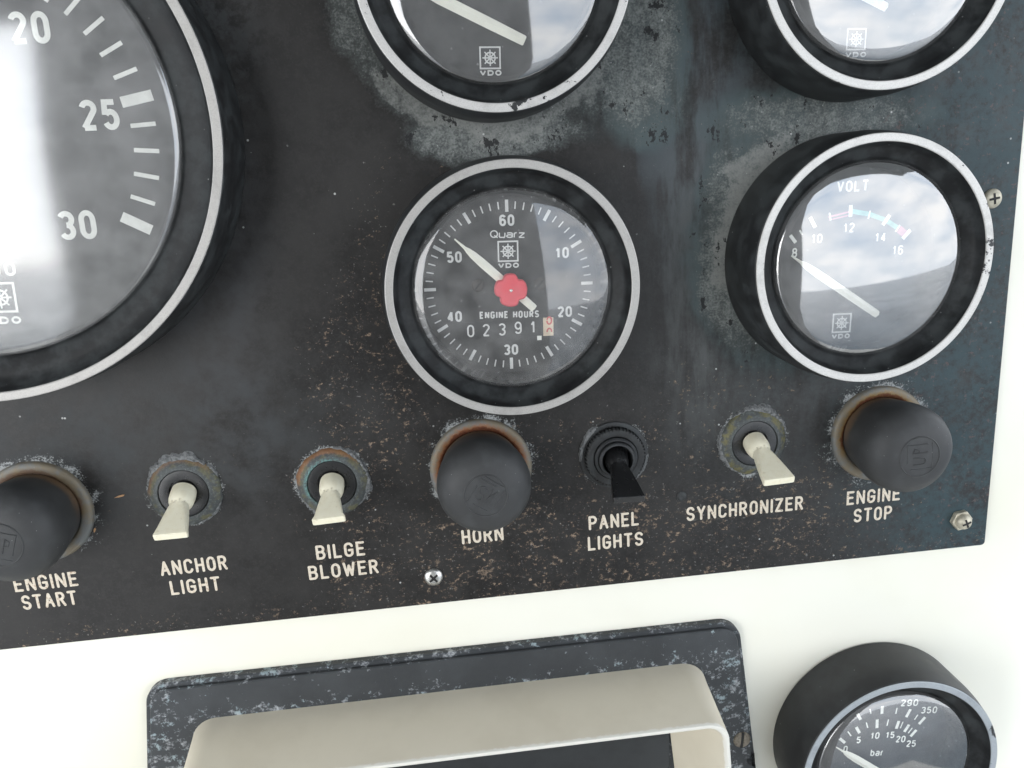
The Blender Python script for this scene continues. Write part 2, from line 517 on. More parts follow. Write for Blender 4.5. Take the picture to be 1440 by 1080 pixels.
    m.layer((.12, .075, .07), rs * m.noise(1.6, 3, .65, 15).step(.60, .68) * .5)
    # dust
    m.layer((.55, .55, .53), (m.cells(6.5, 2).step(.055, .03)) * med.step(.40, .6) * .8)
    m.layer((.45, .45, .44), (m.cells(2.9, 5).step(.06, .03)) * (chalk.max(fleckzone * .6)).step(.3, .8) * .6)
    m.rough((.44 + chalk * .3 + fl * .25 + (med - .5) * .3).clamp())
    m.bump(fin * .7 + tiny * .3, .12, .55)
    return m.done()

def black_case(name, base=(.014, .0145, .015), dust=1.0, rough=.5, spec=.4):
    m = Mat(name, base, rough, spec=spec)
    f, g = m.noise(6, 4, .6, 1), m.noise(.5, 2, .5, 2)
    m.layer((.042, .047, .048), f.step(.38, .68) * .75 * dust)
    m.layer((.10, .105, .105), m.noise(1.6, 4, .7, 3).step(.66, .78) * f.step(.45, .65) * .5 * dust)
    m.layer((.40, .41, .40), m.cells(3.2, 3).step(.07, .03) * m.noise(8, 2, .5, 4).step(.42, .6) * .7 * dust)
    m.rough((rough + (f - .5) * .35).clamp())
    m.bump(g, .02, .4)
    return m.done()

def silver_material(name, base, chips):
    m = Mat(name, base, .42, metal=.25, spec=.5)
    g = m.noise(.28, 2, .6, 1)
    m.layer(tuple(c * .78 for c in base), g.step(.45, .65) * .6)
    m.layer(tuple(c * .62 for c in base), m.noise(9, 5, .7, 11 + chips).step(.50, .72) * .55)
    m.layer((.10, .095, .09), m.noise(1.1, 4, .7, 12 + chips).step(.70, .76) * .6)
    if chips:
        c1 = m.noise(4.0, 6, .72, 5 + chips); zone = m.noise(22, 2, .5, 6 + chips)
        m.layer((.02, .02, .021), (c1 + (zone - .5) * .5 + chips * .012).step(.665, .68))
        m.layer((.25, .25, .26), m.noise(.9, 3, .7, 8 + chips).step(.70, .74) * zone.step(.42, .6) * .8)
    m.bump(g, .02, .35)
    return m.done()

def plain(name, color, rough=.5, metal=0, spec=.5, var=.25, size=3.0, bump=.0):
    m = Mat(name, color, rough, metal, spec)
    n = m.noise(size, 4, .6, 3)
    m.layer(tuple(c * (1 - var) for c in color), n.step(.4, .7))
    m.rough((rough + (n - .5) * .25).clamp())
    if bump: m.bump(m.noise(size * .2, 3, .6, 4), bump, .5)
    return m.done()

def glass_material(name, haze, ior=1.9, soft=.05):
    m = bpy.data.materials.new(name); m.use_nodes = True
    nt = m.node_tree; nt.nodes.clear()
    out = nt.nodes.new('ShaderNodeOutputMaterial')
    tr = nt.nodes.new('ShaderNodeBsdfTransparent'); tr.inputs[0].default_value = (.99, .995, .99, 1)
    gl = nt.nodes.new('ShaderNodeBsdfGlossy'); gl.inputs['Roughness'].default_value = soft
    df = nt.nodes.new('ShaderNodeBsdfDiffuse'); df.inputs[0].default_value = (.55, .54, .53, 1)
    fr = nt.nodes.new('ShaderNodeFresnel'); fr.inputs['IOR'].default_value = ior
    ge = nt.nodes.new('ShaderNodeNewGeometry')
    iv = nt.nodes.new('ShaderNodeMapRange')        # same reflectance from either side of the thin pane
    iv.inputs[3].default_value = ior; iv.inputs[4].default_value = 1.0 / ior
    nt.links.new(ge.outputs['Backfacing'], iv.inputs[0]); nt.links.new(iv.outputs[0], fr.inputs['IOR'])
    # two faces of the pane reflect: 2F / (1 + F)
    a = nt.nodes.new('ShaderNodeMath'); a.operation = 'MULTIPLY'; a.inputs[1].default_value = 2.0
    b = nt.nodes.new('ShaderNodeMath'); b.operation = 'ADD'; b.inputs[1].default_value = 1.0
    c = nt.nodes.new('ShaderNodeMath'); c.operation = 'DIVIDE'
    nt.links.new(fr.outputs[0], a.inputs[0]); nt.links.new(fr.outputs[0], b.inputs[0])
    nt.links.new(a.outputs[0], c.inputs[0]); nt.links.new(b.outputs[0], c.inputs[1])
    tc = nt.nodes.new('ShaderNodeTexCoord')
    ns = nt.nodes.new('ShaderNodeTexNoise'); ns.inputs['Scale'].default_value = 110; ns.inputs['Detail'].default_value = 6
    ns.inputs['Roughness'].default_value = .65
    nt.links.new(tc.outputs['Object'], ns.inputs['Vector'])
    mr = nt.nodes.new('ShaderNodeMapRange'); mr.inputs[1].default_value = .35; mr.inputs[2].default_value = .75
    k = 0.6 if haze > .15 else 1.0
    mr.inputs[3].default_value = haze * (1 - .75 * k); mr.inputs[4].default_value = haze * (1 + 1.1 * k)
    nt.links.new(ns.outputs['Fac'], mr.inputs[0])
    vo = nt.nodes.new('ShaderNodeTexVoronoi'); vo.inputs['Scale'].default_value = 330
    nt.links.new(tc.outputs['Object'], vo.inputs['Vector'])
    vm = nt.nodes.new('ShaderNodeMapRange'); vm.inputs[1].default_value = .05; vm.inputs[2].default_value = .09
    vm.inputs[3].default_value = .35; vm.inputs[4].default_value = 0.0
    nt.links.new(vo.outputs['Distance'], vm.inputs[0])
    ad = nt.nodes.new('ShaderNodeMath'); ad.operation = 'MAXIMUM'
    nt.links.new(mr.outputs[0], ad.inputs[0]); nt.links.new(vm.outputs[0], ad.inputs[1])
    m1 = nt.nodes.new('ShaderNodeMixShader'); m2 = nt.nodes.new('ShaderNodeMixShader')
    nt.links.new(ad.outputs[0], m1.inputs[0]); nt.links.new(tr.outputs[0], m1.inputs[1]); nt.links.new(df.outputs[0], m1.inputs[2])
    nt.links.new(c.outputs[0], m2.inputs[0]); nt.links.new(m1.outputs[0], m2.inputs[1]); nt.links.new(gl.outputs[0], m2.inputs[2])
    nt.links.new(m2.outputs[0], out.inputs['Surface'])
    return m

def dash_material():
    m = Mat('white_gelcoat', (.79, .77, .675), .28, spec=.5)
    x, y, z = m.xyz()
    n = m.noise(60, 3, .5, 1)
    m.layer((.74, .71, .585), n.step(.4, .7) * .6)
    # rust weeping out from under the lower edge of the black panel
    fin = m.noise(2.5, 4, .7, 2)
    edge = (y + (fin - .5) * 1.4).step(-1.1, -.2) * (x).step(1, 0)
    m.layer((.48, .33, .18), edge * m.noise(26, 3, .6, 3).step(.40, .62) * .85)
    m.layer((.60, .57, .47), m.cells(31, 4).step(.022, .012) * .8)
    m.layer((.70, .66, .56), m.noise(16, 5, .7, 5).step(.70, .80) * .35)
    m.rough((.26 + n * .1).clamp())
    m.bump(m.noise(45, 2, .5, 6), .12, .3)
    return m.done()

def lettering_material():
    m = Mat('cream_engraving_fill', (.60, .53, .43), .7, spec=.3)
    n, s = m.noise(.7, 3, .6, 1), m.noise(14, 2, .5, 2)
    m.layer((.36, .235, .15), n.step(.50, .68) * (s.step(.35, .6) * .6 + .25))
    m.layer((.09, .065, .045), m.noise(1.3, 4, .7, 6).step(.62, .70) * .8)
    m.layer((.70, .66, .58), m.noise(.5, 2, .5, 3).step(.55, .7) * .6)
    return m.done()

def washer_material(name, rust, zone, tint):
    m = Mat(name, (.155, .16, .155), .55, metal=.35, spec=.5)
    x, y, z = m.xyz()
    r = (x * x + y * y).sqrt()
    f, g = m.noise(1.3, 5, .7, 1), m.noise(5, 3, .6, 2)
    m.layer((.17, .18, .18), f.step(.45, .65) * .6)
    m.layer((.20, .15, .08), g.step(.38, .60) * .6)
    near = (r + (f - .5) * 3.5 + (g - .5) * 3).step(14.4, 12.0)
    up = (y + x * zone + g * 6).step(-4, 6)
    m.layer(tint, near * up * rust)
    m.layer((.11, .035, .016), (near * up + f * .8 - 1.0).step(.1, .4) * rust)
    m.layer((.40, .42, .43), m.cells(1.1, 3).step(.10, .04) * .4)
    m.rough((.45 + f * .35).clamp()); m.bump(f, .12, .6)
    return m.done()

def collar_material(name, orange, teal, olive, pale):
    m = Mat(name, (.055, .06, .06), .6, metal=.1, spec=.45)
    x, y, z = m.xyz()
    r = (x * x + y * y).sqrt()
    f, g = m.noise(.9, 5, .7, 1), m.noise(3.2, 4, .65, 2)
    m.layer((.12, .135, .13), f.step(.48, .62) * .6)
    up = (y * .9 - x * .35 + (g - .5) * 8).step(1, 6)
    if olive: m.layer((.14, .125, .045), g.step(.44, .6) * (r + (f - .5) * 2).step(7.6, 8.6) * olive)
    if orange: m.layer((.24, .105, .04), (r + (f - .5) * 1.6).step(8.6, 9.4) * up * orange)
    if teal: m.layer((.12, .30, .28), (r + (f - .5) * 1.5).step(8.4, 7.3) * (y * .6 - x * .8 + (g - .5) * 7).step(-1, 5) * f.step(.40, .6) * teal)
    m.layer((.40, .40, .37), m.noise(.55, 4, .7, 5).step(.60, .70) * pale)
    m.bump(f, .18, .8)
    return m.done()

def plate_material():
    m = Mat('corroded_black_plate', (.026, .029, .032), .42, spec=.5)
    x, y, z = m.xyz()
    f1, f2, big = m.noise(2.5, 6, .74, 1), m.noise(.9, 4, .7, 2), m.noise(17, 3, .55, 3)
    m.layer((.045, .05, .054), big.step(.4, .7) * .6)
    # salt bloom creeping out from the hood and over the outer edge
    near = (y + (f1 - .5) * 6).step(-23, -29).max((y + (f1 - .5) * 4).step(-20, -17.4)).max((x).step(-84, -76)).max((x).step(-245, -262))
    s = (f1 * .8 + f2 * .35 + near * .10 + (big - .5) * .25 - .1)
    m.layer((.17, .18, .19), s.step(.60, .65) * .85)
    m.layer((.38, .40, .405), s.step(.65, .73) * .8)
    m.layer((.20, .29, .31), s.step(.61, .66) * m.noise(6, 2, .5, 6).step(.52, .6) * .5)
    m.rough((.40 + s * .35).clamp()); m.bump(f1 + f2 * .3, .15, .6)
    return m.done()

def beige_material():
    m = Mat('beige_enamel', (.58, .53, .425), .62, spec=.35)
    n, g = m.noise(24, 4, .6, 1), m.noise(.9, 3, .6, 2)
    x, y, z = m.xyz()
    m.layer((.53, .48, .38), n.step(.42, .66) * .7)
    m.layer((.66, .64, .58), (z + (m.noise(2.2, 4, .6, 3) - .5) * 1.6).step(23.9, 24.6))     # paint worn through to white on the front lip
    m.layer((.22, .20, .16), m.cells(9, 4).step(.022, .012) * .8)
    m.bump(g, .03, .5)
    return m.done()

def rubber_material():
    m = Mat('black_rubber', (.036, .0365, .037), .58, spec=.35)
    x, y, z = m.xyz()
    f, g = m.noise(5, 4, .6, 1), m.noise(.35, 2, .5, 2)
    m.layer((.055, .057, .058), f.step(.42, .7) * .6)
    m.layer((.16, .10, .055), (z + (f - .5) * 5).step(6.2, 2.0) * (y + (f - .5) * 8).step(-4, 5) * .75)
    m.layer((.30, .30, .29), m.cells(2.8, 3).step(.05, .025) * .6)
    m.rough((.56 + (f - .5) * .3).clamp()); m.bump(g, .02, .4)
    return m.done()

def lever_material():
    m = Mat('ivory_plastic', (.76, .715, .56), .36, spec=.45)
    f = m.noise(2.2, 4, .65, 1)
    x, y, z = m.xyz()
    m.layer((.70, .64, .47), f.step(.4, .65) * .6)
    m.layer((.25, .20, .13), (z + (f - .5) * 2.2).step(5.3, 5.9) * (z + (f - .5) * 2.2).step(7.0, 6.2) * m.noise(.9, 4, .7, 2).step(.50, .66) * .7)
    m.layer((.40, .33, .20), m.noise(1.4, 5, .72, 7).step(.58, .74) * .45)
    m.layer((.12, .10, .08), m.cells(2.0, 3).step(.07, .03) * .7)
    return m.done()

M_PANEL = panel_material()
M_CASE = black_case('black_gauge_case')
M_CASE2 = black_case('satin_black_gauge_case', (.020, .0205, .022), .55, .46)
M_BEZEL = black_case('inner_bezel_black', (.008, .0085, .009), .8, .5, .22)
M_WALL = plain('dial_well_black', (.05, .05, .05), .16, var=.3)
M_SIL = [silver_material('silver_rim_clean', (.37, .355, .335), 0), silver_material('silver_rim_worn', (.53, .515, .49), 2), silver_material('silver_rim_chipped', (.50, .485, .465), 4), silver_material('silver_rim_blue', (.33, .355, .375), 1)]
M_DIAL = plain('matt_dial_black', (.030, .029, .029), .75, var=.25, size=6)
M_PRINT = plain('cream_dial_print', (.90, .90, .84), .6, var=.12)
M_PRINT2 = plain('dim_white_print_and_reflection', (.66, .655, .64), .6, var=.12)  # dial print; also colours the painted reflections on the hooded display
M_RED = plain('red_print', (.62, .10, .10), .6)
M_PINK = plain('faded_pink_print', (.55, .16, .24), .6)
M_GREEN = plain('faded_green_print', (.16, .50, .40), .6)
M_POINT = plain('ivory_pointer', (.92, .90, .79), .45, var=.12, size=8)
M_HUB = plain('red_hub_plastic', (.74, .065, .09), .5, var=.12)
M_DRUM = plain('cream_drum', (.74, .60, .44), .55)
M_DARK = plain('counter_black', (.012, .012, .012), .6)
M_GLASS = glass_material('dial_glass', .035)
M_GLASS_DUSTY = glass_material('dusty_dial_glass', .10, 1.55)
M_GLASS_MILKY = glass_material('milky_dial_glass', .20, 1.9, .12)
M_GLASS_SKY = glass_material('hazed_dial_glass', .075, 2.2, .045)
M_DASH = dash_material()
M_LETTER = lettering_material()
M_STEEL = plain('stainless_screw', (.58, .57, .54), .28, metal=.85, var=.3, size=1.5, bump=.04)
M_STEEL2 = plain('dull_screw', (.50, .46, .36), .5, metal=.35, var=.3, size=1.5, bump=.05)
M_BRASS = plain('tarnished_screw', (.22, .19, .15), .5, metal=.6, var=.5, size=1.2, bump=.08)
M_DSCREW = plain('dark_dial_screw', (.055, .048, .044), .5, metal=.3)
M_HOLE = plain('dark_recess', (.01, .009, .008), .7)
M_RUBBER = rubber_material()
M_IVORY = lever_material()
M_BLACKPL = plain('black_plastic', (.012, .012, .0125), .3, var=.3, size=2)
M_PLATE = plate_material()
M_BEIGE = beige_material()
M_SCREEN = plain('display_face_black', (.022, .024, .025), .22, var=.3, size=9)
M_CRUST = plain('salt_crust', (.17, .175, .175), .85, var=.6, size=.9, bump=.3)
M_SPLINTER = plain('tan_splinter', (.42, .24, .12), .7)


# ================================================================== the setting
def structure(o, kind='structure'):
    o['kind'] = kind; return o

# white dash moulding: flat face, rounding away at the right
prof = [(-560, -3.0)]
for k in range(0, 13):
    a = R(90 * k / 12)
    prof.append((13 + 34 * math.sin(a), -37 + 34 * math.cos(a)))
prof += [(47, -190), (-560, -190)]
V, F = [], []
for yy in (-300, 330):
    V += [(x, yy, z) for x, z in prof]
n = len(prof)
for k in range(n):
    k2 = (k + 1) % n
    F.append((k, k2, n + k2, n + k))
F += [tuple(range(n)), tuple(reversed(range(n, 2 * n)))]
dash = new_obj('dashboard', V, F, M_DASH, smooth=40)
dash.matrix_world = DASH
structure(dash)

# ------------------------------------------------------------------ unseen surroundings and an added blocker, mirrored in the gauge glasses
def world_box(name, x0, x1, y0, y1, z0, z1, mat, kind='structure'):
    V = [(x * 1000, y * 1000, z * 1000) for z in (z0, z1) for x, y in ((x0, y0), (x1, y0), (x1, y1), (x0, y1))]
    F = [(3, 2, 1, 0), (4, 5, 6, 7), (0, 1, 5, 4), (1, 2, 6, 5), (2, 3, 7, 6), (3, 0, 4, 7)]
    o = new_obj(name, V, F, mat, smooth=None)
    o['kind'] = kind
    return o
M_ROOF = plain('hardtop_white', (.55, .55, .54), .6, var=.1, size=300)
M_DECK = plain('deck_cream', (.42, .41, .38), .7, var=.15, size=120)
M_BLOCKER = plain('grey_blocker', (.50, .49, .48), .8, var=.3, size=60)
M_WATER = plain('grey_water', (.05, .07, .085), .25, var=.3, size=4000)
world_box('hardtop_roof', -2.1, 1.15, -1.25, .85, 2.10, 2.16, M_ROOF)
world_box('cockpit_deck', -1.5, 1.3, -2.2, .9, -.05, 0.0, M_DECK)
world_box('reflection_blocker', -.375, -.02, -.47, -.42, .0, 2.095, M_BLOCKER)  # unseen column added for the person behind the camera, blocks sky from glasses
V = [(math.cos(2 * math.pi * k / 48) * 4e6, math.sin(2 * math.pi * k / 48) * 4e6, -1400) for k in range(48)]
structure(new_obj('water', V, [tuple(range(48))], M_WATER, smooth=None))

# ================================================================== the black instrument panel
panel = bpy.data.objects.new('instrument_panel', None)
panel = new_obj('instrument_panel', *prism(round_poly([(-520, 0), (0, 0), (0, 320), (-520, 320)], 1.2, 4), -2.98, 0, .25), M_PANEL, smooth=20)
panel.matrix_world = DASH
panel['label'] = 'large weathered black panel with engraved white lettering holding the round gauges'
panel['category'] = 'control panel'

def letter(s, x0, x1, ybase, cap=4.55):
    vf = text(s, cap, .74, w=.50, gap=.20, width=x1 - x0, align='l', cap_style='round', crown=.10)
    new_obj('lettering', *xf(vf, x0, ybase + cap / 2, .03), M_LETTER, panel, smooth=50)
letter('ENGINE', -292.6, -275.2, 17.7); letter('START', -291.6, -276.5, 11.9)
letter('ANCHOR', -252.2, -233.4, 18.1); letter('LIGHT', -250.4, -236.3, 11.75)
letter('BILGE', -208.0, -193.9, 18.2); letter('BLOWER', -210.9, -190.6, 12.0)
letter('HORN', -165.4, -153.0, 18.5); letter('PANEL', -127.3, -112.0, 18.9); letter('LIGHTS', -127.8, -110.8, 12.2)
letter('SYNCHRONIZER', -97.3, -60.7, 18.6)
letter('ENGINE', -46.8, -29.6, 18.5); letter('STOP', -44.3, -31.9, 12.45)

def cross_slot(r, w, z, rot):
    pts = []
    for k in range(4):
        a = rot + k * math.pi / 2
        c, s = math.cos(a), math.sin(a)
        for px, py in ((w * 1.1, -w), (r, -w * .8), (r, w * .8), (w * 1.1, w)):
            pts.append((px * c - py * s, px * s + py * c))
    return prism(pts, z - .3, z)

def screw(x, y, r, parent, mat, kind='cross', rot=0.4, z=0.0, dome=1.3, washer=False, name='screw'):
    prof = [(r, z - .2), (r, z + dome * .3), (r * .93, z + dome * .55), (r * .75, z + dome * .8), (r * .45, z + dome * .95), (0, z + dome)]
    o = new_obj(name, *lathe(prof, 32), mat, parent, loc=(x, y, 0))
    if kind == 'cross':
        new_obj('drive_recess', *cross_slot(r * .56, r * .13, z + dome + .03, rot), M_HOLE, o, smooth=None)
    else:
        c, s = math.cos(rot), math.sin(rot)
        L, W = r * .97, r * .15
        pts = [(px * c - py * s, px * s + py * c) for px, py in ((-L, -W), (L, -W), (L, W), (-L, W))]
        new_obj('drive_slot', *prism(pts, z + dome - 1.0, z + dome + .03), M_HOLE, o, smooth=None)
    if washer:
        hexp = round_poly([(3.35 * math.cos(R(60 * k + 8)), 3.35 * math.sin(R(60 * k + 8))) for k in range(6)], .5, 3)
        new_obj('clip_nut', *prism(hexp, z - 1.5, z + .1, .2), M_STEEL2, o, smooth=30)
    return o
screw(-174.7, 9.0, 2.75, panel, M_STEEL, rot=.7)
screw(-9.3, 9.9, 2.45, panel, M_STEEL2, rot=.35, z=1.5, dome=2.2, washer=True)
screw(-7.7, 108.3, 2.75, panel, M_STEEL2, rot=.15)
# blanked hole beside the panel light switch
new_obj('blind_rivet', *lathe([(1.6, -.1), (1.5, .25), (.9, .5), (.35, .35), (0, .3)], 24), M_CASE, panel, loc=(-98.8, 26.9, 0))

# two loose tan splinters lying on the panel
def splinter(x, y, ln, rot, label):
    p = [(-ln / 2, -.14), (-ln * .1, -.28), (ln * .35, -.25), (ln / 2, 0.05), (ln * .3, .24), (-ln * .15, .16)]
    o = new_obj('wood_splinter', *prism(p, 0.0, .3, .08), M_SPLINTER, smooth=None)
    o.matrix_world = DASH @ Matrix.Translation((x * MM, y * MM, .02 * MM)) @ Matrix.Rotation(rot, 4, 'Z')
    o['label'] = label; o['category'] = 'splinter'


# ================================================================== gauges
def tick(p0, p1, w, z=0.0): return stroke([p0, p1], w, z)

def gauge(name, label, c, z0=0.0, big=False, rim=0, case=None, glass=None, group=None, glass_r=25.7):
    """round instrument; z0 is the surface it is mounted on. returns (root, dial height)"""
    t = thing(name, label, 'gauge', c[0], c[1], z0, group)
    case = case or M_CASE
    if big:
        Ro, Ri, Rb, Rg, H, zg, zd, sag = 61.9, 59.7, 62.6, 51.6, 20.6, 16.2, 12.4, 5.6
    else:
        Ro, Ri, Rb, Rg, H, zg, zd, sag = 32.0, 29.95, 33.1, glass_r, 20.6, 16.2, 7.0, 3.9
    hs = [(Rb - .6, 0), (Rb, .6), (Rb, H * .62), (Rb - .25, H * .78), (Ro + .25, H - 1.5), (Ro + .15, H - .7), (Ro - .35, H - .35), (Ri - .1, H - .35)]
    new_obj('housing', *lathe(hs, 128), case, t, smooth=40)
    rm = [(Ro - .3, H - .45), (Ro, H - .3), (Ro, H - .1), (Ro - .2, H), (Ri + .2, H), (Ri, H - .12), (Ri, H - .5)]
    new_obj('silver_rim', *lathe(rm, 160), M_SIL[rim], t, smooth=14)
    if big:
        bz = [(Ri - .02, H - .3), (Ri - .5, H - 1.1), (Ri - 1.0, H - 2.1), (Rg + 4.5, H - 3.2), (Rg + 1.2, H - 3.9), (Rg + .2, zg - .2), (Rg - .5, zg - .9)]
    else:
        bz = [(Ri - .02, H - .3), (Ri - .35, H - 1.2), (Ri - .8, H - 2.6), (Ri - 1.5, H - 3.5), (Rg + .9, H - 4.2), (Rg + .1, zg - .4), (Rg - .5, zg - 1.0)]
    new_obj('inner_bezel', *lathe(bz, 128), M_BEZEL, t, smooth=50)
    new_obj('dial_well', *lathe([(Rg - .45, zg - .9), (Rg - .7, zg - 2.0), (Rg - 1.4, zd + .8), (Rg - 1.8, zd - .05)], 128), M_WALL, t, smooth=50)
    new_obj('dial_face', *lathe([(Rg - 1.4, zd), (Rg * .5, zd), (0, zd)], 96), M_DIAL, t, smooth=None)
    # convex pane with a rolled edge
    gp = [(Rg, zg - .6), (Rg, zg), (Rg - .12, zg + .5), (Rg - .45, zg + .9), (Rg - .95, zg + 1.2), (Rg - 1.6, zg + 1.42), (Rg - 2.2, zg + 1.58)]
    r1, z1 = Rg - 2.2, zg + 1.58
    top = zg + sag
    Rc = (r1 * r1 + (top - z1) ** 2) / (2 * (top - z1))
    for k in range(1, 15):
        r = r1 * (1 - k / 14.0)
        gp.append((r, top - Rc + math.sqrt(Rc * Rc - r * r)))
    gp[-1] = (0, top)
    new_obj('glass', *lathe(gp, 128), glass or M_GLASS, t, smooth=80)
    return t, zd

def put(t, name, vf, mat, zd, dz=.06, parent=None):
    return new_obj(name, *xf(vf, 0, 0, zd + dz), mat, parent or t, smooth='flat')

def num(t, s, x, y, cap, w, zd, mat=None, rot=R(-2), width=.50, gap=.17, target=None):
    vf = text(s, cap, w, w=width, gap=gap, width=target)
    return put(t, 'numeral', xf(vf, x, y, 0, rot), mat or M_PRINT2, zd)

def pointer(t, tip, end, zd, z, wmax, name='pointer', neck=3.0, flare=5.5, mat=None):
    a, b = Vector(tip), Vector(end); L = (b - a).length; d = (b - a) / L; s = Vector((-d.y, d.x))
    st = [(0, .18), (neck * .5, .30), (neck, .42), (neck * 1.25, wmax * .62), (flare, wmax * .85), (flare * 1.5, wmax), (L * .7, wmax * .98), (L - .35, wmax * .9), (L, wmax * .78)]
    V, F = [], []
    for u, hw in st:
        c = a + d * u
        V += [(c.x + s.x * hw, c.y + s.y * hw, z), (c.x, c.y, z + min(hw, .9) * .75), (c.x - s.x * hw, c.y - s.y * hw, z), (c.x, c.y, z - .25)]
    for i in range(len(st) - 1):
        for k in range(4):
            k2 = (k + 1) % 4
            F.append((i * 4 + k, i * 4 + k2, i * 4 + 4 + k2, i * 4 + 4 + k))
    n = len(st) - 1
    F += [(0, 1, 2, 3), (n * 4 + 3, n * 4 + 2, n * 4 + 1, n * 4)]
    return new_obj(name, V, F, mat or M_POINT, t, smooth=25)

def logo(t, x, y, size, zd, rot=R(-2), vx=None, vy=None, vw=None, mat=None):
    put(t, 'emblem', xf(emblem(size, size * .072), x, y, 0, rot), mat or M_PRINT2, zd)
    vf = text('VDO', size * .25, size * .068, w=1.15, gap=.32, width=vw or size * 1.06, wide=False)
    put(t, 'lettering', xf(vf, vx if vx is not None else x, vy if vy is not None else y - size * .69, 0, rot), mat or M_PRINT2, zd)

# ------------------------------------------------------------------ tachometer
t, zd = gauge('tachometer', 'oversized tachometer numbered 20, 25 and 30, widest dial on the black panel', TACH, big=True, rim=0, case=M_CASE, glass=M_GLASS_MILKY)
TC = (0.1, -1.2)
def pol(r, a): return (TC[0] + r * math.cos(R(a)), TC[1] + r * math.sin(R(a)))
parts, heavy = [], []
for v in range(0, 31):
    a = 210 - 8 * v
    if v % 5 == 0: heavy.append(tick(pol(38.6, a), pol(46.0, a), 2.5))
    else: parts.append(tick(pol(39.2, a), pol(45.0, a), 1.0))
put(t, 'tick_marks', merge(parts + heavy), M_PRINT, zd)
for v, (x, y) in {20: (20.9, 22.6), 25: (32.7, 3.0), 30: (22.9, -21.8), 15: (0, 32.5), 10: (-20.9, 22.6), 5: (-32.7, 3.0), 0: (-22.9, -21.8)}.items():
    num(t, str(v), x, y, 6.9, 1.28, zd, M_PRINT, R(-1.5), .47, .17)
put(t, 'lettering', xf(text('RPM', 3.2, .62, w=.6, gap=.25, width=12.4), .6, -26.2, 0, R(-2)), M_PRINT, zd)
put(t, 'lettering', xf(text('X100', 3.4, .66, w=.5, gap=.22, width=12.6), .3, -30.9, 0, R(-2)), M_PRINT, zd)
logo(t, 1.6, -37.8, 7.5, zd, R(-3), mat=M_PRINT, vy=-43.4, vx=1.4)
pointer(t, (-30, -27), (8, 6.5), zd, zd + 2.6, 1.6, flare=9)
new_obj('pointer_hub', *lathe([(5.2, zd + 1.2), (5.2, zd + 3.8), (4.6, zd + 4.4), (0, zd + 4.6)], 40), M_CASE, t)

# ------------------------------------------------------------------ engine hours clock
t, zd = gauge('hour_meter_clock', 'engine hours clock with red knob, ivory hand and digit counter, above the horn button', HOURS, rim=0, case=M_CASE2, glass=M_GLASS_DUSTY, glass_r=25.5)
HC = (0.0, -.35)
rot0 = R(-1.9)
parts = []
for k in range(60):
    a = math.pi / 2 - 2 * math.pi * k / 60 + rot0
    r0, r1, w = (19.4, 22.5, .85) if k % 5 == 0 else (20.2, 22.1, .34)
    parts.append(tick((HC[0] + r0 * math.cos(a), HC[1] + r0 * math.sin(a)), (HC[0] + r1 * math.cos(a), HC[1] + r1 * math.sin(a)), w))
put(t, 'tick_marks', merge(parts), M_PRINT2, zd)
for s, (x, y) in {'60': (.49, 16.9), '10': (14.7, 7.5), '20': (14.6, -8.3), '30': (-.6, -17.5), '40': (-15.1, -7.3), '50': (-13.9, 8.4)}.items():
    num(t, s, x, y, 2.95, .58, zd)
# wide script line "Quarz"
vf = text('Quarz', 2.0, .30, w=1.05, gap=.20, width=9.2, wide=False)
put(t, 'lettering', xf(vf, .45, 13.35, 0, R(-4)), M_PRINT2, zd)
logo(t, .3, 8.9, 5.5, zd, R(-2.5), vx=.2, vy=5.2, vw=5.5)
put(t, 'lettering', xf(text('ENGINE HOURS', 1.95, .40, w=.48, gap=.20, width=16.0, space=.6), -.4, -7.9, 0, R(-3)), M_PRINT2, zd)
ct = put(t, 'counter', xf(prism([(-10.6, -2.3), (10.4, -2.3), (10.4, 2.3), (-10.6, 2.3)], 0, .12), -2.6, -11.7, 0, R(-1.5)), M_DARK, zd, .02)
for s, x, y in (('0', -11.1, -11.5), ('2', -6.93, -11.6), ('3', -2.66, -11.75), ('9', 1.7, -11.65), ('1', 5.85, -11.75)):
    put(t, 'digit', xf(text(s, 3.35, .44, w=.50), x, y, 0, R(-2)), M_PRINT2, zd, .25, ct)
dr = put(t, 'tenths_drum', xf(prism([(-1.4, -2.5), (1.4, -2.5), (1.4, 2.5), (-1.4, 2.5)], 0, .2, .05), 9.9, -12.0, 0, R(-2)), M_DRUM, zd, .15, ct)
red = [stroke(arc(0, 0, .62, .95, 165, 15 - 195, 14), .42, 0.0), stroke([(.62, .1), (.62, .75)], .42, .01), stroke(arc(0, -2.95, .6, .85, -10, 190, 14), .42, .02)]
put(t, 'digit', xf(merge(red), 10.2, -10.35, 0, R(-2)), M_RED, zd, .40, ct)
put(t, 'lettering', xf(prism([(-.6, -.6), (.6, -.6), (.6, .6), (-.6, .6)], 0, .05), 7.3, -14.9, 0, R(-2)), M_PRINT, zd, .2)
for x, y in ((8.3, -.3), (-8.2, .5)):
    screw(x, y, 1.7, t, M_DSCREW, 'slot', .8, zd, .35, name='dial_screw')
pointer(t, (-13.5, 13.2), (6.2, -6.5), zd, zd + 2.2, 1.15, neck=3.6, flare=6.2)
hub = []
for k in range(96):
    a = 360.0 * k / 96
    r = 4.3 - sum(.85 * math.exp(-(((a - d + 180) % 360 - 180) / 12.5) ** 2) for d in (51, 125, 210, 308))
    hub.append((r * math.cos(R(a)), r * math.sin(R(a))))
kn = new_obj('setting_knob', *xf(prism(hub, zd + 2.4, zd + 4.6, .35), .05, -.85), M_HUB, t, smooth=35)
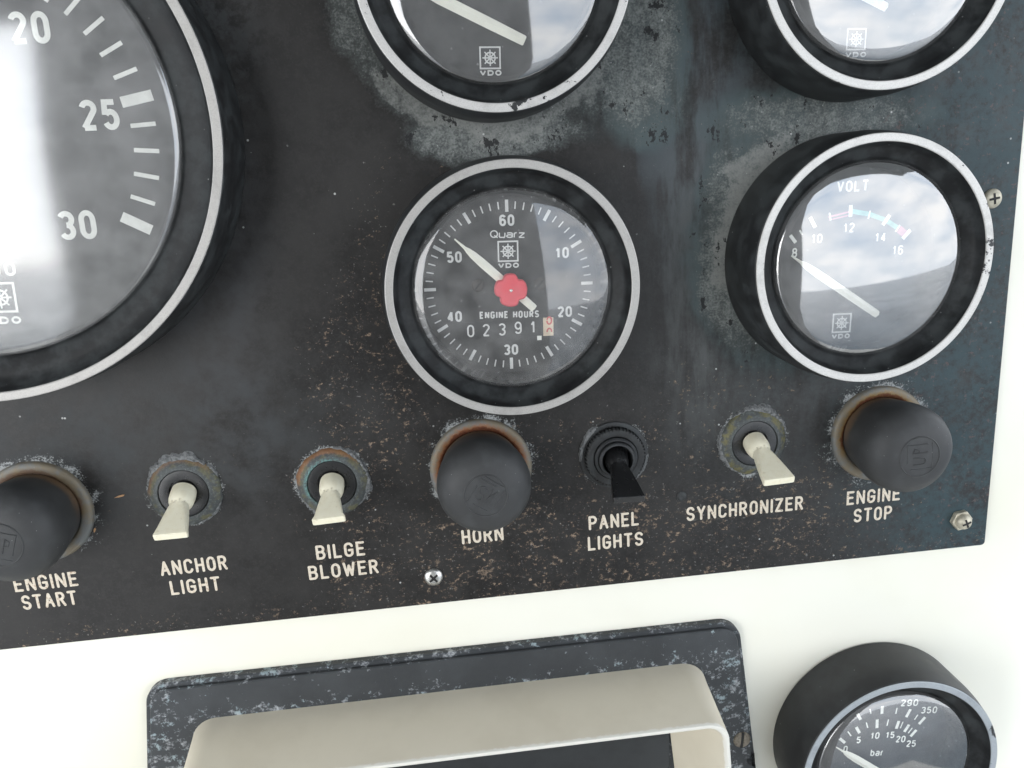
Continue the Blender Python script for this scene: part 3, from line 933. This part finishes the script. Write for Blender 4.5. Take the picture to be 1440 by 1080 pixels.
new_obj('axle_pin', *xf(lathe([(.38, zd + 4.5), (.38, zd + 4.85), (.15, zd + 4.95), (0, zd + 4.85)], 16), .05, -.85), M_STEEL, kn)

# ------------------------------------------------------------------ volt gauge
t, zd = gauge('volt_gauge', 'voltmeter reading 8 to 16 above the engine stop button, worn silver rim', VOLT, rim=1, glass=M_GLASS_SKY)
for s, (x, y) in {'8': (-15.85, 2.3), '10': (-9.6, 5.7), '12': (-.6, 8.0), '14': (8.55, 4.8), '16': (13.75, .95)}.items():
    num(t, s, x, y, 2.6, .44, zd, M_PRINT)
put(t, 'lettering', xf(text('VOLT', 3.0, .50, w=.60, gap=.22, width=8.9), 0, 19.0, 0, R(-1)), M_PRINT, zd)
parts = []
for a, b, w in (((-17.2, 7.1), (-15.6, 5.0), .95), ((-14.6, 8.3), (-13.8, 6.9), .45), ((-11.8, 11.6), (-10.2, 8.7), 1.1), ((-6.4, 12.4), (-5.9, 10.25), .5), ((-.4, 14), (-.4, 10.9), 1.1),
                ((5.2, 12.2), (4.7, 10.0), .5), ((10.8, 10.65), (8.95, 8.0), 1.1), ((13.9, 7.7), (12.7, 5.95), .5), ((17.0, 6.2), (14.9, 3.9), 1.1)):
    parts.append(tick(a, b, w, .02))
put(t, 'tick_marks', merge(parts), M_PRINT, zd)
put(t, 'red_band', merge([tick((-6.6, 11.2), (-.9, 12.2), .5), tick((-6.4, 10.4), (-.9, 11.3), .4)]), M_PINK, zd, .03)
put(t, 'green_band', merge([stroke([(-.2, 12.4), (5.0, 11.2), (9.8, 9.3), (13.2, 7.0)], 1.3)]), M_GREEN, zd, .03)
put(t, 'red_band', stroke([(13.6, 6.7), (15.6, 5.1)], 2.0), M_PINK, zd, .05)
pointer(t, (-17.7, 1.8), (7.6, -16.3), zd, zd + 2.2, 1.15, neck=3.4, flare=6)
logo(t, -1.6, -18.3, 5.5, zd, R(-2), vx=-1.75, vy=-22.05, vw=5.3)

# ------------------------------------------------------------------ dial above the hour meter
def arc_scale(t, zd, r0, r1, n, mat):
    return put(t, 'tick_marks', merge([tick((r0 * math.cos(R(a)), 2 + r0 * math.sin(R(a))), (r1 * math.cos(R(a)), 2 + r1 * math.sin(R(a))), 1.0 if k % 2 == 0 else .45)
                for k, a in [(k, 155 - 130 * k / (n - 1)) for k in range(n)]]), mat, zd)
t, zd = gauge('round_gauge', 'gauge with chipped silver rim and slanting ivory pointer, directly above the engine hours clock', TMID, rim=2, case=M_CASE2)
arc_scale(t, zd, 12, 15.5, 9, M_PRINT2)
pointer(t, (-20.5, -.4), (7.4, -15.0), zd, zd + 2.4, 1.35, neck=3.4, flare=6)
logo(t, -1.2, -18.1, 5.3, zd, R(-2.5), vx=-1.3, vy=-21.6, vw=5.4)

t, zd = gauge('round_gauge', 'gauge with sky glare on its glass, directly above the voltmeter', TRIGHT, rim=1, glass=M_GLASS_SKY)
arc_scale(t, zd, 12, 15.5, 9, M_PRINT2)
pointer(t, (-19.5, 1.0), (5.5, -11.5), zd, zd + 2.4, 1.25, neck=3.4, flare=6)
logo(t, -.9, -18.3, 5.3, zd, R(-2), vy=-22.0)

# ------------------------------------------------------------------ pressure gauge on the white dash
t, zd = gauge('pressure_gauge', 'pressure gauge marked bar with blue grey rim, mounted alone on the white dash', PRESS, z0=-2.99, rim=3, case=M_CASE2, glass=M_GLASS)
DX, DY = 1.0, -1.2
PT = lambda p: (p[0] + DX, p[1] + DY)
parts = []
for a, b, w in (((-14.25, 4.6), (-12.35, 2.6), 1.0), ((-11.6, 6.9), (-10.4, 5.0), .45), ((-8.8, 8.2), (-7.5, 5.7), 1.0), ((-5.4, 9.5), (-4.8, 7.3), .45), ((-1.7, 10.1), (-1.6, 6.8), 1.0),
                ((2.2, 9.6), (1.8, 7.2), .45), ((5.85, 8.5), (5.1, 5.6), 1.0), ((7.3, 8.0), (6.5, 5.6), .4), ((9.5, 6.6), (8.0, 4.0), 1.0), ((10.7, 5.2), (9.4, 3.3), .4), ((12.2, 4.2), (10.3, 1.9), 1.0),
                ((-.2, 15.0), (-.2, 12.0), 1.0), ((4.9, 13.6), (4.6, 11.4), .45), ((9.6, 12.5), (8.3, 9.6), 1.0), ((12.3, 10.0), (11.2, 8.2), .45), ((14.9, 8.7), (12.9, 6.3), 1.0), ((-8.6, 13.2), (-7.4, 10.8), 1.0), ((-4.4, 14.5), (-4.0, 12.6), .45)):
    parts.append(tick(PT(a), PT(b), w, 0))
put(t, 'tick_marks', merge(parts), M_PRINT, zd)
for s, (x, y), w in (('290', (9.1, 15.0), 6.0), ('350', (16.1, 11.3), 5.6), ('0', (-12.1, .2), None), ('5', (-7.7, 3.1), None), ('10', (-2.05, 4.0), None), ('15', (3.2, 3.5), None), ('20', (6.9, 1.4), None), ('25', (10.7, -.9), None)):
    x, y = PT((x, y))
    num(t, s, x, y, 2.55, .45, zd, M_PRINT, R(-6), target=w)
put(t, 'lettering', xf(text('bar', 2.7, .42, w=.5, gap=.2, width=4.5, wide=False), -.1, -3.9, 0, R(-6)), M_PRINT, zd)
pointer(t, (-15.6, 2.2), (8.2, -16.4), zd, zd + 2.4, 1.3, neck=3.4, flare=6)
logo(t, 0, -19, 5.3, zd, R(-2))


# ================================================================== rubber push buttons
CAP = [(11.4, 1.0), (11.7, 3.6), (12.4, 8.0), (12.85, 11.4), (12.95, 13.6), (12.7, 15.8), (11.9, 17.9), (10.6, 19.5), (8.6, 20.7), (6.2, 21.4), (3.5, 21.7), (0, 21.8)]
def cap_z(x, y):
    r = math.hypot(x, y)
    for (r1, z1), (r0, z0) in zip(CAP[5:], CAP[6:]):
        if r0 <= r <= r1: return z0 + (z1 - z0) * (r - r0) / (r1 - r0)
    return CAP[-1][1]

def button(c, label, mat, rot, art):
    t = thing('push_button', label, 'push button', c[0], c[1], 0)
    wr = random.Random(int(c[0]))
    new_obj('washer', *lathe([(14.75, 0), (14.75, .9), (14.3, 1.5), (13.4, 1.75), (12.2, 1.7), (11.6, 1.3), (11.2, .2)], 96), mat, t, smooth=40)
    cap = new_obj('rubber_cap', *lathe(CAP, 96), M_RUBBER, t, smooth=80)
    P = []
    def line(pts, w=.42, closed=False):
        cc, ss = math.cos(rot), math.sin(rot)
        q = [(x * cc - y * ss, x * ss + y * cc) for x, y in pts]
        P.append(stroke(q, w, .03 + .004 * len(P), closed, 'round', .185, cap_z))
    line(circle_pts(5.8, 48), .5, True)
    s = 3.6
    if art == 0:
        line([(-s, -s), (-s, 1.2)]); line([(-s, s), (1.0, s)]); line([(s, s), (s, -1.4)])
        line([(s - 1.2, -s), (-1.8, -s)])
        line([(x - 1.5, y) for x, y in arc(0, 1.1, 1.0, 1.0, 30, 270, 8) + arc(0, -.9, 1.0, 1.0, 90, -150, 8)])
        line([(.6, 2.4), (.6, -2.0)]); line([(2.1, 2.4), (2.1, -2.0)]); line([(2.1, 2.4), (.9, .2)]); line([(-s + .8, s + .9), (s - .5, s + .9)], .35)
    else:
        line([(-s, -s), (s, -s)]); line([(-s, -s), (-s, s - 1)]); line([(s, s), (s, -s + 1.6)]); line([(-1.6, s), (s, s)])
        line([(-2.2, 1.8), (-2.2, -1.0), (-1.2, -1.8), (-.2, -1.0), (-.2, 1.8)]); line([(1.2, -2.0), (1.2, 2.0)])
        line([(1.2, 2.0), (2.3, 1.6), (2.3, .4), (1.2, 0)])
    new_obj('moulded_emblem', *merge(P), M_RUBBER, cap, smooth=60)
    return t
button(HORN, 'black rubber push button with rusty washer, between bilge blower and panel lights switches', washer_material('washer_rusty', 1.0, -.1, (.27, .105, .035)), R(-35), 0)
button(STOP, 'black rubber push button above the words ENGINE STOP', washer_material('washer_ochre', .95, -.35, (.27, .165, .05)), R(92), 1)
button(START, 'black rubber push button above the words ENGINE START', washer_material('washer_grey', .45, .1, (.20, .13, .05)), R(-20), 1)


# ================================================================== toggle switches
def lever(t, mat, tilt, yaw, length=18.0):
    """flat paddle lever leaning down; axis leaves the collar along +z"""
    sec = []          # (distance, half width, half thickness, exponent)
    for u, hw, ht, e in ((0, 3.35, 3.35, 2), (2.0, 3.45, 3.45, 2), (3.6, 3.4, 3.4, 2), (4.8, 3.15, 3.15, 2), (5.6, 2.75, 2.75, 2), (6.0, 2.5, 2.45, 2.2), (6.4, 2.5, 2.3, 2.6), (8.0, 2.75, 2.0, 4), (11.0, 3.25, 1.6, 7), (14.5, 3.85, 1.3, 9), (length - .5, 4.4, 1.12, 10), (length - .15, 4.35, 1.05, 10), (length, 4.2, .9, 10)):
        sec.append((u, hw, ht, e))
    n = 40
    Rm = Matrix.Rotation(yaw, 4, 'Z') @ Matrix.Rotation(tilt, 4, 'X')
    V, F = [], []
    for u, hw, ht, e in sec:
        for k in range(n):
            a = 2 * math.pi * k / n
            c, s = math.cos(a), math.sin(a)
            x = hw * math.copysign(abs(c) ** (2 / e), c); y = ht * math.copysign(abs(s) ** (2 / e), s)
            V.append((x, y, u))
    for i in range(len(sec) - 1):
        for k in range(n):
            k2 = (k + 1) % n
            F.append((i * n + k, i * n + k2, (i + 1) * n + k2, (i + 1) * n + k))
    F += [tuple(reversed(range(n))), tuple(range((len(sec) - 1) * n, len(sec) * n))]
    o = new_obj('lever', V, F, mat, t, smooth=32)
    o.matrix_local = Matrix.Translation((0, .4 * MM, 1.0 * MM)) @ Rm
    return o

def crust(t, r0, a0, a1, seed, amp=1.6):
    rr = random.Random(seed); n = int((a1 - a0) / 2.5)
    V, F = [], []
    w = 0.6
    for k in range(n + 1):
        a = R(a0 + (a1 - a0) * k / n); fade = max(0.0, math.sin(math.pi * k / n)) ** .5 + .05
        w = max(.15, min(1.0, w + rr.uniform(-.3, .3)))
        o = r0 + (.3 + amp * w) * fade
        m = (r0 + o) / 2
        h = (.25 + rr.uniform(.1, .75)) * fade
        for r, z in ((r0 - .5, .9 * fade), (m + rr.uniform(-.2, .2), h + .25), (o, .0)):
            V.append((r * math.cos(a), r * math.sin(a), z))
    for k in range(n):
        for c in range(2):
            F.append((k * 3 + c, k * 3 + c + 1, k * 3 + 3 + c + 1, k * 3 + 3 + c))
    return new_obj('salt_crust', V, F, M_CRUST, t, smooth=20)

def toggle(c, label, mat_collar, mat_lever, tilt, yaw, kind=0, crusts=(), rout=9.6, length=18.0):
    t = thing('toggle_switch', label, 'toggle switch', c[0], c[1], 0)
    rr = random.Random(int(-c[0]))
    if kind == 0:
        ph = [rr.uniform(0, 6.28) for _ in range(4)]
        def jit(r, z, a):
            if r > 8.6: r += .12 * math.sin(5 * a + ph[0]) + .10 * math.sin(11 * a + ph[1]) + .06 * math.sin(23 * a + ph[2])
            return r, z
        new_obj('collar_nut', *lathe([(rout + .5, 0), (rout + .35, .7), (rout - .4, 1.2), (rout - 1.2, 1.75), (7.6, 2.1), (7.0, 2.1), (6.85, 1.6), (6.8, .4)], 96, jitter=jit), mat_collar, t, smooth=45)
        new_obj('bushing', *lathe([(6.82, 1.2), (6.7, 1.75), (5.6, 1.85), (4.1, 1.7), (3.9, .6), (0, .5)], 64), M_BLACKPL, t, smooth=40)
    else:
        def kn(r, z, a):
            if r > 8.3: r += .16 * (1 if math.sin(52 * a) > 0 else -1)
            return r, z
        new_obj('washer', *lathe([(10.2, 0), (10.1, .5), (9.3, .7), (8.4, .7)], 64), M_CASE, t)
        new_obj('collar_nut', *lathe([(8.8, .3), (8.8, 2.6), (8.35, 3.0), (8.1, 3.05), (6.6, 3.0), (6.35, 2.4)], 312, jitter=kn), mat_collar, t, smooth=30)
        new_obj('bushing', *lathe([(6.4, 2.0), (6.3, 3.6), (5.9, 4.0), (5.5, 4.0), (5.2, 3.4), (5.3, 5.0), (5.0, 5.3), (4.5, 5.3), (4.3, 4.8), (4.1, .8), (0, .7)], 64), M_CASE2, t, smooth=40)
    lever(t, mat_lever, tilt, yaw, length)
    for i, (a0, a1, amp) in enumerate(crusts): crust(t, rout + .35, a0, a1, int(-c[0]) + i, amp)
    return t
toggle(T_ANCHOR, 'ivory toggle switch with grey crusted collar above ANCHOR LIGHT', collar_material('collar_grey', .35, 0, .5, .35), M_IVORY, R(22), R(0), crusts=((20, 165, 1.7), (-70, -20, .6)), length=17.2)
toggle(T_BILGE, 'ivory toggle switch with orange and teal stained collar above BILGE BLOWER', collar_material('collar_orange_teal', .7, .6, .5, .3), M_IVORY, R(20), R(2), crusts=((-60, 85, 1.4), (195, 260, .7)), length=16.0)
toggle(T_PANEL, 'glossy black toggle switch with knurled collar above PANEL LIGHTS', black_case('knurled_black_nut', (.012, .012, .012), .7), M_BLACKPL, R(20), R(-2), kind=1, crusts=((115, 190, 1.1), (-50, 0, .8)), length=19.5)
toggle(T_SYNC, 'ivory toggle switch with olive grey collar above SYNCHRONIZER', collar_material('collar_olive', 0, 0, .8, .3), M_IVORY, R(18), R(2), crusts=((10, 130, 1.6), (150, 250, 1.3)), length=19.0)


# ================================================================== hooded display at the bottom
t = thing('hooded_display', 'beige hooded display on a salt stained black plate set into the white dash', 'display', -172, -60, -2.99)
ox, oy, oz = -172, -60, -2.99
def LX(pts): return [(x - ox, y - oy) for x, y in pts]
# flared plate with rounded top corners and a small notch in its right edge
outl = round_poly([(-276, -100), (-70, -100), (-74.5, -70.4), (-76.3, -69.2), (-74.7, -67.8), (-80.4, -17.6), (-262.8, -16.9)], [2, 2, .5, .5, .5, 7, 7], 8)
plate = new_obj('mounting_plate', *xf(merge([prism(outl, 0, 2.5, .3), prism(inset(outl, 1.5), 2.4, 3.9, .3)]), -ox, -oy), M_PLATE, t, smooth=25)
plate.data.transform(Matrix.Translation((ox * MM, oy * MM, 0))); plate.location = (-ox * MM, -oy * MM, 0)

def loop(x0, x1, y0, y1, r, z, flare=0.0, n=8):
    """rounded rectangle whose sides spread by flare towards the bottom"""
    return [(x, y, z) for x, y in round_poly([(x0 - flare, y0), (x1 + flare, y0), (x1, y1), (x0, y1)], r, n)]
rings = [loop(-251.5, -92.2, -112, -29.6, 8.0, .5, 5), loop(-251.3, -92.4, -112, -30.0, 8.0, 3.5, 5), loop(-250.6, -93.0, -112, -33.9, 6.5, 24.4, 5), loop(-250.2, -93.4, -111.6, -34.2, 6.2, 24.95, 5),
         loop(-249.6, -94.1, -111.0, -34.95, 5.6, 25.0, 5), loop(-249.2, -94.6, -110.6, -35.5, 5.1, 24.6, 5), loop(-244, -100, -106, -40, 3.5, 12, 5), loop(-239, -104.6, -101, -44.5, 3.0, 1.5, 5)]
V, F = [], []
m_ = len(rings[0])
for rg in rings: V += rg
for i in range(len(rings) - 1):
    for k in range(m_):
        k2 = (k + 1) % m_
        F.append((i * m_ + k, i * m_ + k2, (i + 1) * m_ + k2, (i + 1) * m_ + k))
hood = new_obj('hood', [(x, y, z) for x, y, z in V], F, M_BEIGE, t, smooth=40)
hood.location = (-ox * MM, -oy * MM, 2.99 * MM)
face = new_obj('display_face', *prism([(-240, -103), (-104.2, -103), (-104.2, -44), (-240, -44)], .4, 1.6), M_SCREEN, t, smooth=None)
face.location = (-ox * MM, -oy * MM, 2.99 * MM)
marks = [prism([(x, y), (x + w, y), (x + w, y + h), (x, y + h)], 0, .1) for x, y, w, h in ((-131, -74, 1.0, 4.6), (-128.6, -74, .8, 4.2), (-118.5, -74, .9, 5.0), (-116.4, -74, .9, 5.0), (-138, -74, .7, 2.6), (-141, -74, .6, 2.2))]  # pale bars painted on the display for ghostly glass reflections
mk = new_obj('reflection_marks', *merge(marks), M_PRINT2, face, smooth=None)
mk.location = (0, 0, 1.62 * MM)
sub = new_obj('sub_window', *prism(round_poly([(-196, -90), (-164, -90), (-164, -67.4), (-196, -67.4)], 2, 4), 1.6, 2.0, .1), plain('grey_window', (.10, .095, .095), .3), face, smooth=25)
screw(-79.6 - ox, -60.6 - oy, 2.9, t, M_BRASS, 'slot', R(84), 3.9, .5)

splinter(-259.3, 43.6, 3.0, R(9), 'longer tan wood splinter lying left of the anchor light switch')
splinter(-267.8, 34.2, 1.5, R(62), 'tiny tan wood splinter lying right of the engine start button')
